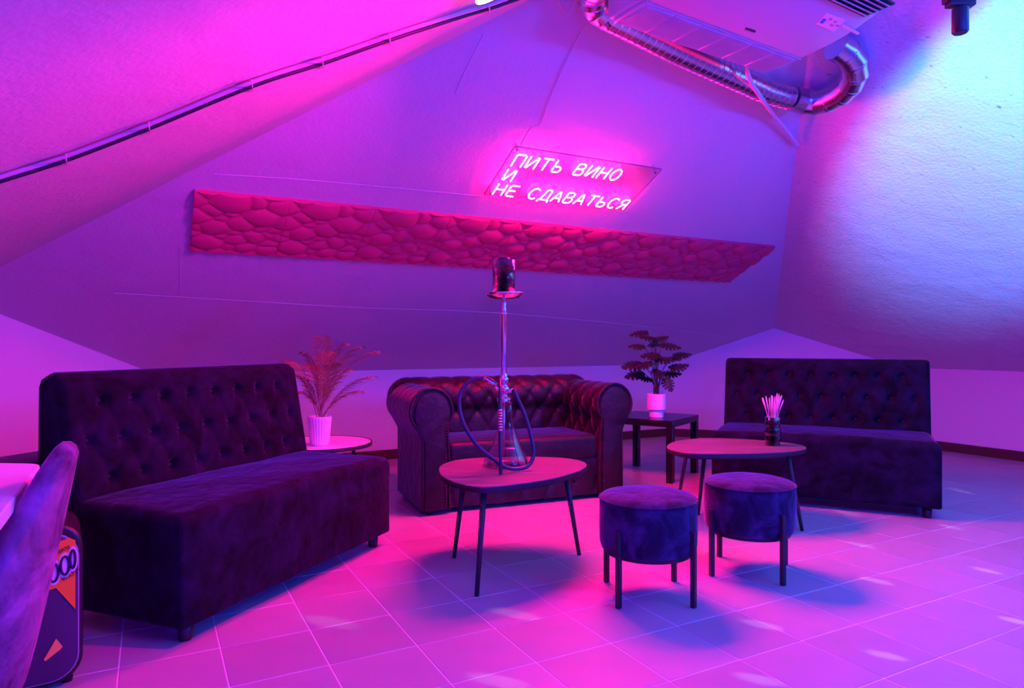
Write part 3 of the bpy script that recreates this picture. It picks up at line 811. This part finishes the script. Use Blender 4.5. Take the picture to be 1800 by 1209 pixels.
# ================================================================== monstera
mp_ = P(1154, 733, zt_); mo = empty('potted_monstera', mp_, label='dark leafy monstera in a white pot on black side table', cat='potted plant')
MB().lathe([(.050, 0), (.054, .003), (.056, .055), (.068, .058), (.073, .062), (.073, .182), (.068, .182), (.066, .15)], 40).build('pot', M['white'], mo, auto=.6)
MB().lathe([(0, .160), (.067, .160)], 24).build('soil', M['soil'], mo)
def leaf_outline():
    half = [(0, .02), (.10, -.06), (.24, -.02), (.36, .12), (.20, .20), (.40, .22), (.44, .34), (.20, .36), (.42, .42), (.42, .54), (.18, .52), (.36, .62), (.32, .74), (.13, .68), (.22, .84), (.10, .94)]
    return half
LO = leaf_outline()
lv = [(0, 0, 0)]; lf_ = []
rows = [(0, .0), (0, .2), (0, .38), (0, .54), (0, .70), (0, 1.0)]
pr_ = [Vector((x, y, -.22*abs(x)-.18*(y-.4)**2)) for x, y in LO]; pl_ = [Vector((-x, y, -.22*abs(x)-.18*(y-.4)**2)) for x, y in LO]
spine = [Vector((0, y, -.18*(y-.4)**2+.02)) for y in (0, .2, .38, .54, .70, 1.0)]
lm = MB()
idx = [(0, 3, 0), (3, 4, 1), (4, 7, 1), (7, 8, 2), (8, 10, 2), (10, 13, 3), (13, 15, 4)]
for sd in (pr_, pl_):
    seq = [(0, [0, 1, 2, 3, 4]), (1, [4, 5, 6, 7]), (2, [7, 8, 9, 10]), (3, [10, 11, 12, 13]), (4, [13, 14, 15])]
    for si, ids in seq:
        a_, b_2 = spine[si], spine[si+1]
        poly = [a_]+[sd[i] for i in ids]+[b_2]
        for i in range(1, len(poly)-1): lm.add([poly[0], poly[i], poly[i+1]], [(0, 1, 2)])
leaf_o = lm.build('leaf', M['leaf'], mo, smooth=False); leaf_me = leaf_o.data; bpy.data.objects.remove(leaf_o)
# (pixel of leaf centre, depth offset, length, heading of the tip, pitch)
LV = [(1124, 584, .02, .12, 170, -10), (1140, 592, -.03, .12, 200, 5), (1160, 594, .04, .11, 20, 15), (1178, 606, .0, .13, -20, -10), (1120, 607, -.05, .11, 185, 0),
      (1145, 623, -.06, .13, 190, -5), (1167, 630, -.04, .13, -10, -5), (1198, 622, .04, .12, 5, 5), (1112, 640, .0, .14, 200, -12), (1132, 640, -.08, .12, 160, -15),
      (1192, 643, -.02, .13, 15, 12), (1180, 655, .06, .12, -5, 0), (1116, 657, .04, .13, 195, -15), (1157, 655, -.08, .11, -90, -20), (1175, 674, -.06, .10, -60, -55), (1135, 664, .06, .10, 170, 10),
      (1150, 604, .08, .11, 90, 10), (1186, 628, .08, .11, 60, 5)]
Ym = mp_.y
for (x, y, dy, ll, hd, pt_) in LV:
    c_ = D(x, y, Ym+dy)-mp_; q = math.radians(hd); pq = math.radians(pt_)
    dirn = Vector((math.cos(q)*math.cos(pq), math.sin(q)*.6*math.cos(pq), math.sin(pq))).normalized()
    up_ = (Vector((random.uniform(-.2, .2), -.45, .9))); up_ = (up_-dirn*up_.dot(dirn)).normalized(); xa = dirn.cross(up_)
    o = bpy.data.objects.new('leaf', leaf_me); COL.objects.link(o); o.parent = mo
    base_ = c_-dirn*ll*.5
    o.matrix_local = Matrix.Translation(base_) @ Matrix((xa, dirn, up_)).transposed().to_4x4() @ Matrix.Scale(ll*1.2, 4)
    mm = MB(); r0 = Vector((random.uniform(-.02, .02), random.uniform(-.02, .02), .15))
    mm.tube(crom([r0, Vector((base_.x*.3, base_.y*.3, .15+(base_.z-.15)*.6)), base_], 6), .0028, 6); mm.build('stem', M['stem'], mo, smooth=True)

# ================================================================== ceiling air conditioner
zac = 2.31; al = P(1067, 39, zac); ar = P(1345, 132, zac); ax = (ar-al).normalized(); LA = (ar-al).length
ac = empty('air_conditioner', al, math.atan2(ax.y, ax.x), label='white ceiling air conditioner with underside grilles above the metal duct', cat='air conditioner')
# local x along the unit, local -y towards the camera
half = [(0, 0), (LA, 0), (LA-.003, -.2), (LA-.03, -.38), (LA-.06, -.48), (LA-.12, -.61), (LA-.19, -.69), (LA-.29, -.73)]
outl = [half[0]]+half[1:]+[(LA-x, y) for x, y in reversed(half[2:])]
body = MB().prism([Vector((x, y, 0)) for x, y in outl], (0, 0, .012), (0, 0, .20)).build('body', M['plastic'], ac, bevel=.012, seg=3)
MB().prism([Vector((.02+x*(LA-.04)/LA, y*.95-.012, 0)) for x, y in outl], (0, 0, 0), (0, 0, .02)).build('bottom_panel', M['plastic'], ac, bevel=.006, seg=2)
gw = (LA-.06)/6
for k in range(6):
    gx = .03+k*gw
    fr_ = MB(); fr_.box((gx+.004, -.19, -.004), (gx+gw-.004, -.02, .002)); gp = fr_.build('grille', M['plastic'], ac, bevel=.002, seg=1)
    sl_ = MB()
    for j in range(22):
        y_ = -.183+j*.0074; sl_.box((gx+.008, y_, -.0065), (gx+gw-.008, y_+.0035, -.0035))
    tag(sl_.build('grille_slats', M['grey'], gp), kind='stuff')
MB().box((.02, -.202, -.003), (LA-.02, -.196, .004)).build('seam', M['grey'], ac)
MB().box((LA-.55, -.70, -.002), (LA-.17, -.58, .004)).build('outlet', M['dark'], ac)
for j in range(5):
    q = rbox('louver', (.37, .016, .003), M['grey'], ac, (LA-.36, -.595-.022*j, -.006), .001, 1); q.rotation_euler = (.5, 0, 0)
def on_ac(px, py): return ac.matrix_basis.inverted() @ P(px, py, zac)
ac.rotation_mode = 'XYZ'; bpy.context.view_layer.update()
q4 = [on_ac(*p) for p in ((1435, 42), (1454, 23), (1486.5, 35), (1466, 55.5))]
stk = MB().prism(q4, (0, 0, -.0015), (0, 0, .001)).build('sticker', M['sticker'], ac)
q4b = [on_ac(*p) for p in ((1440, 39), (1448, 31), (1453, 34), (1446, 41))]; MB().prism(q4b, (0, 0, -.002), (0, 0, .0)).build('sticker_print', M['stickerblue'], stk)
for (x_, y_) in ((1456, 33), (1464, 38), (1458, 44), (1468, 45)):
    q4b = [on_ac(x_, y_), on_ac(x_+3, y_-2.5), on_ac(x_+8, y_-.5), on_ac(x_+5, y_+2)]; MB().prism(q4b, (0, 0, -.002), (0, 0, .0)).build('sticker_print', M['grey'], stk)
q4 = [on_ac(*p) for p in ((1479, 46), (1483, 43), (1511, 58), (1507, 61))]; MB().prism(q4, (0, 0, -.0015), (0, 0, .001)).build('sticker', M['sticker'], ac)
q4 = [on_ac(*p) for p in ((1309, 51), (1311, 48), (1329, 54), (1327, 57))]; MB().prism(q4, (0, 0, -.0015), (0, 0, .001)).build('badge', M['ink'], ac)
for x_ in (.15, LA-.2):        # hangers up to the roof
    for y_ in (-.12, -.55):
        mm = MB(); p = ac.matrix_basis @ Vector((x_, y_, .2)); u_, v_ = uv(p); zt2 = min(K1-S1*v_, K2-S2*u_, K0+S0*u_)
        mm.tube([(x_, y_, .19), (x_, y_, max(.21, zt2-zac+.01))], .006, 8); mm.build('hanger', M['chrome'], ac)

# ================================================================== spiral duct
dk = empty('spiral_duct', slope(1, 1200, 90), label='shiny spiral metal duct bending along the slope under the air conditioner', cat='duct')
pts = [slope(1, 1052, -46, .17), slope(1, 1043, -18, .10), slope(1, 1044, 8, .085), slope(1, 1058, 22, .085), slope(1, 1085, 36, .085), slope(1, 1190, 88, .085), slope(1, 1300, 138, .085), slope(1, 1350, 160, .085), slope(1, 1392, 174, .085)]
E2 = [slope(1, 1392, 172, .085), (slope(1, 1422, 180, .085)+slope(2, 1422, 180, .085))/2, slope(2, 1458, 174, .085), slope(2, 1488, 155, .085), slope(2, 1503, 128, .085), slope(2, 1496, 100, .085), slope(2, 1472, 82, .10)]
pts[-1] = E2[0]
def ribbed(path, r, pitch=.042, n=20):
    # walk the path and add a raised seam every pitch
    L = [0]
    for p, q in zip(path[:-1], path[1:]): L.append(L[-1]+(q-p).length)
    out = []; rad = []; s = 0; i = 0; k = 0
    st_ = [0, .0028, .0030, .0034, .0036, pitch-.0001]
    off = [0, 0, .0022, .0022, 0, 0]
    while True:
        for d_, o_ in zip((0, .002, .004, pitch*.98), (0, .003, 0, 0)):
            q = s+d_
            if q > L[-1]: break
            while i < len(L)-2 and L[i+1] < q: i += 1
            t = (q-L[i])/max(1e-9, L[i+1]-L[i]); out.append(path[i].lerp(path[i+1], t)); rad.append(r+o_)
        s += pitch
        if s > L[-1]: break
    return out, rad
path = [p-dk.location for p in crom(pts, 10)]
o_, r_2 = ribbed(path, .060); mm = MB(); mm.tube(o_, r_2, 24); mm.build('duct_pipe', M['galv'], dk, smooth=False, auto=.9)
ep = [p-dk.location for p in crom(E2, 3)]
for k in range(0, len(ep)-1, 2):
    seg = ep[k:k+3]
    if len(seg) < 2: break
    d_ = (seg[-1]-seg[0]).normalized()*.012
    mm = MB(); mm.tube([seg[0]-d_, seg[0]-d_*.2, seg[-1]+d_*.2, seg[-1]+d_], [.0665, .0655, .0655, .0665], 24); mm.build('elbow_segment', M['galv'], dk, auto=.6)
dr = [slope(1, 1308, 104, .115), slope(1, 1318, 140, .168), slope(1, 1334, 166, .168), slope(1, 1360, 202, .06), slope(1, 1385, 232, .035), slope(1, 1402, 256, .03)]
mm = MB(); mm.tube(crom(dr, 8), .011, 10)
tag(mm.build('drain_pipe', M['strap'], smooth=True), 'thin pale drain pipe looping over the duct down to the roof corner', 'pipe')
mm = MB(); mm.tube(crom([slope(1, 978, -12, .03), slope(1, 986, 12, .03), slope(1, 997, 24, .03), slope(1, 1008, 14, .03), slope(1, 1014, -14, .03)], 8), .004, 6)
tag(mm.build('loose_cable', M['strap'], smooth=True), 'loose cable loop beside the top of the duct', 'cable')

# ================================================================== cable run on the left slope
cb = empty('cable_run', slope(0, 443, 153), label='dark cable in clips running up the left ceiling slope', cat='cable')
cpx = [(-40, 331), (0, 318), (116, 281), (260, 226), (443, 151), (567, 111), (685, 70), (800, 33), (870, 12), (940, -14)]
q = [slope(0, x, y, .020)-cb.location for x, y in cpx]
mm = MB(); mm.tube(crom(q, 8), .0085, 8); mm.build('cable', M['cable'], cb, smooth=True)
q2 = [slope(0, x, y-7, .012)-cb.location for x, y in cpx]
mm = MB(); mm.tube(crom(q2, 8), .008, 8); mm.build('conduit', M['conduit'], cb, smooth=True)
for (x, y) in ((116, 282), (262, 226), (443, 152), (567, 112), (685, 71), (860, 16)):
    a_ = slope(0, x-1, y-12, .004)-cb.location; b_2 = slope(0, x, y-3, .034)-cb.location; c_ = slope(0, x+1, y+8, .004)-cb.location
    mm = MB(); mm.tube(crom([a_, b_2, c_], 5), .003, 6); mm.build('clip', M['plastic'], cb, smooth=True)
# round lamp at the top of the slope
lp = slope(0, 858, -8, .03); rl = empty('ceiling_spot', lp, label='small bright oval lamp at the top edge beside the cable', cat='lamp')
xa, ya = (-(dA)+Vector((0, 0, -S0))).normalized(), dB
mm = MB(); mm.prism([xa*(.05*math.cos(k*pi/12))+ya*(.05*math.sin(k*pi/12)) for k in range(24)], (0, 0, 0), -N0*.028); mm.build('housing', M['plastic'], rl)
mm = MB(); mm.tube([xa*(.045*math.cos(k*pi/12))+ya*(.045*math.sin(k*pi/12))+N0*.004 for k in range(24)], .006, 8, closed=True); mm.build('light_ring', M['lampface'], rl, smooth=True)

# ================================================================== hanging spotlight on the right
sl2 = empty('spotlight', D(1688, 14, 2.62), label='dark cylinder spotlight on bracket hanging from the right slope', cat='spotlight')
p = sl2.location; u_, v_ = uv(p); zc2 = K2-S2*u_-p.z
MB().lathe([(0, -.098), (.024, -.098), (.029, -.092), (.029, -.004), (.024, 0), (0, 0)], 24).build('head', M['metal'], sl2, auto=.8)
mm = MB(); mm.box((-.05, -.02, .004), (.05, .02, .026)); mm.build('bracket', M['metal'], sl2, bevel=.004)
rbox('driver_box', (.05, .045, .05), M['metal'], sl2, (-.035, .0, .045), .004)
mm = MB(); mm.tube([(0, 0, -.002), (0, 0, .1), (0, 0, zc2+.01)], .010, 10); mm.build('stem', M['metal'], sl2, smooth=True)

# ================================================================== left foreground: dining table, chair, speaker, low bench
TZ = .74
tc4 = [Vector((-1.135, 1.632, 0)), Vector((-.87, 1.155, 0)), Vector((-.74, .92, 0)), Vector((-1.6, .62, 0)), Vector((-2.15, 1.72, 0))]
dc = Vector((-1.35, 1.25, 0))
dt = empty('dining_table', dc, label='pale-topped table at the far left edge beside the chair', cat='table')
poly = []
for i in range(5):
    a_, b_2, c_ = tc4[i-1], tc4[i], tc4[(i+1) % 5]
    e_1, e_2 = (a_-b_2).normalized()*.03, (c_-b_2).normalized()*.03
    for t in (0, .33, .66, 1): poly.append((b_2+e_1).lerp(b_2, t).lerp(b_2.lerp(b_2+e_2, t), t)-dc)
MB().prism(poly, (0, 0, TZ-.028), (0, 0, TZ)).build('table_top', M['whitetop'], dt, bevel=.003, seg=1)
for (x, y) in ((-1.50, 1.60), (-1.02, .86), (-1.55, .74), (-2.02, 1.62)):
    mm = MB(); mm.tube([(x-dc.x, y-dc.y, 0), (x-dc.x, y-dc.y, TZ-.02)], .016, 12); mm.build('leg', M['metal'], dt, smooth=True)
# chair: local +y is its back
ang = math.atan2(.5, .868)-pi/2-.1
chr_ = empty('velvet_chair', (-1.155, 1.285, 0), ang, label='purple velvet shell chair seen edge-on at the left foreground', cat='chair')
nu, nv = 40, 24; vs = []; fs = []
def shell(fu, fv, inner):
    ph = (fu-.5)*2*math.radians(58); k = abs(fu-.5)*2
    ztop_ = .805-.47*k**2.0
    z = .28+(ztop_-.28)*fv
    R_ = .185+.098*(max(0, z-.33)/.48)**.85-.03*max(0, .33-z)/.05
    if inner: R_ -= .042
    dz_ = -.018*math.sin(pi*fv)*0
    wx, wy = 1.03, 1.0
    return Vector((R_*wx*math.sin(ph), R_*wy*math.cos(ph)-.03*k*k, z+dz_-(.0 if not inner else .0)))
rowsA = []
for j in range(nv+1): rowsA.append([shell(i/nu, j/nv, False) for i in range(nu+1)])
cap_ = []
for s_ in range(1, 5):
    a_ = pi*s_/5; cap_.append([(rowsA[-1][i]+shell(i/nu, 1, True))/2+(rowsA[-1][i]-shell(i/nu, 1, True))/2*math.cos(a_)+Vector((0, 0, .024*math.sin(a_))) for i in range(nu+1)])
rowsB = [[shell(i/nu, j/nv, True) for i in range(nu+1)] for j in range(nv, -1, -1)]
rows_ = rowsA+cap_+rowsB
for r in rows_: vs += r
for j in range(len(rows_)-1):
    for i in range(nu): q = j*(nu+1)+i; fs.append((q, q+1, q+nu+2, q+nu+1))
m_r = len(rows_)
for i in (0, nu): fs.append(tuple(j*(nu+1)+i for j in range(m_r)))
fs += [((m_r-1)*(nu+1)+i, (m_r-1)*(nu+1)+i+1, i+1, i) for i in range(nu)]
MB().add(vs, fs).build('backrest', M['chair'], chr_, auto=1.4)
MB().lathe([(0, .30), (.15, .30), (.172, .33), (.178, .42), (.16, .455), (0, .47)], 40).build('seat', M['chair'], chr_, smooth=True)
for sx in (-1, 1):
    for sy in (-1, 1):
        mm = MB(); mm.tube([(sx*.21, sy*.2, 0), (sx*.13, sy*.13, .34)], .011, 10); mm.build('leg', M['metal'], chr_, smooth=True)
# speaker
al_ = math.radians(34); rf = Vector((-1.302, 2.055, 0)); wd_ = Vector((math.cos(al_), math.sin(al_), 0)); dp_ = Vector((-math.sin(al_), math.cos(al_), 0))
spk = empty('party_speaker', rf-wd_*.17+dp_*.13, al_, label='dark party speaker with orange watt label between chair and left sofa', cat='speaker')
SH = .49
def rrect(x0, x1, z0, z1, r, y, n=6):
    out = []
    for cx_, cz_, a0 in ((x1-r, z1-r, 0), (x0+r, z1-r, 90), (x0+r, z0+r, 180), (x1-r, z0+r, 270)):
        for k in range(n+1):
            q = math.radians(a0+90*k/n); out.append(Vector((cx_+r*math.cos(q), y, cz_+r*math.sin(q))))
    return out
MB().prism(rrect(-.17, .17, .012, SH, .075, 0), (0, -.13, 0), (0, .13, 0)).build('cabinet', M['dark'], spk, bevel=.012, seg=3)
MB().prism(rrect(-.157, .157, .028, SH-.03, .07, 0), (0, -.142, 0), (0, -.128, 0)).build('front_grille', M['face'], spk, bevel=.004)
MB().prism(rrect(-.16, .16, .025, SH-.027, .072, 0), (0, -.136, 0), (0, -.127, 0)).build('trim_ring', M['grey'], spk)
fx = lambda s, z, y=-.1435: Vector((.17-s, y, z))
lab = MB().prism([fx(*p) for p in ((.020, .438), (.034, .446), (.09, .436), (.13, .425), (.13, .33), (.098, .30), (.068, .305), (.020, .232))], (0, -.001, 0), (0, .002, 0)).build('label', M['orange'], spk)
tag(lab, 'orange printed label')
MB().prism([fx(*p) for p in ((.068, .155), (.052, .127), (.058, .12), (.094, .095), (.098, .10))], (0, -.001, 0), (0, .002, 0)).build('warning_sticker', M['yellow'], spk)
for s_, z_, w_ in ((.074, .352, .0125), (.046, .368, .0115), (.0265, .384, .0075)):
    ell = lambda a, b, y: [fx(s_+a*math.cos(k*pi/12), z_+b*math.sin(k*pi/12), y) for k in range(24)]
    MB().prism(ell(w_+.006, .038, -.1455), (0, -.0006, 0), (0, .002, 0)).build('print', M['paper'], lab)
    mm = MB(); mm.tube(ell(w_-.001, .027, -.1468), .0035, 6, closed=True); mm.build('print', M['ink'], lab)
def word(txt, s_, z_, size, rot, mat):
    cu = bpy.data.curves.new('print', 'FONT'); cu.body = txt; cu.size = size; cu.extrude = .0004
    o = bpy.data.objects.new('tmp', cu); COL.objects.link(o); bpy.context.view_layer.update()
    me = bpy.data.meshes.new_from_object(o.evaluated_get(bpy.context.evaluated_depsgraph_get())); bpy.data.objects.remove(o)
    n = link('print', me, mat, lab); n.location = fx(s_, z_, -.1462); n.rotation_euler = Euler((pi/2, rot, 0), 'XYZ'); return n
word('WATTS', .052, .322, .016, -.42, M['ink'])
word('AMERTE', .078, .398, .014, -.42, M['ink'])
for sx in (-1, 1):
    for sy in (-1, 1): MB().lathe([(.014, 0), (.016, .014)], 12, (sx*.13, sy*.09, 0)).build('foot', M['dark'], spk)
rbox('handle', (.16, .03, .014), M['dark'], spk, (0, .02, SH+.006), .005)
# low dark bench against the angled left wall
bdir = (dA+dB).normalized(); bn = (dA-dB).normalized()
bc = W(-1.15, CL-1.15)+bn*.22
bn_o = empty('low_bench', bc, math.atan2(bdir.y, bdir.x), label='low dark upholstered bench against the angled left wall behind the table', cat='bench')
rbox('seat', (1.5, .38, .12), M['black'], bn_o, (0, 0, .30), .02)
rbox('base', (1.44, .34, .25), M['dark'], bn_o, (0, 0, .125), .005, 1)
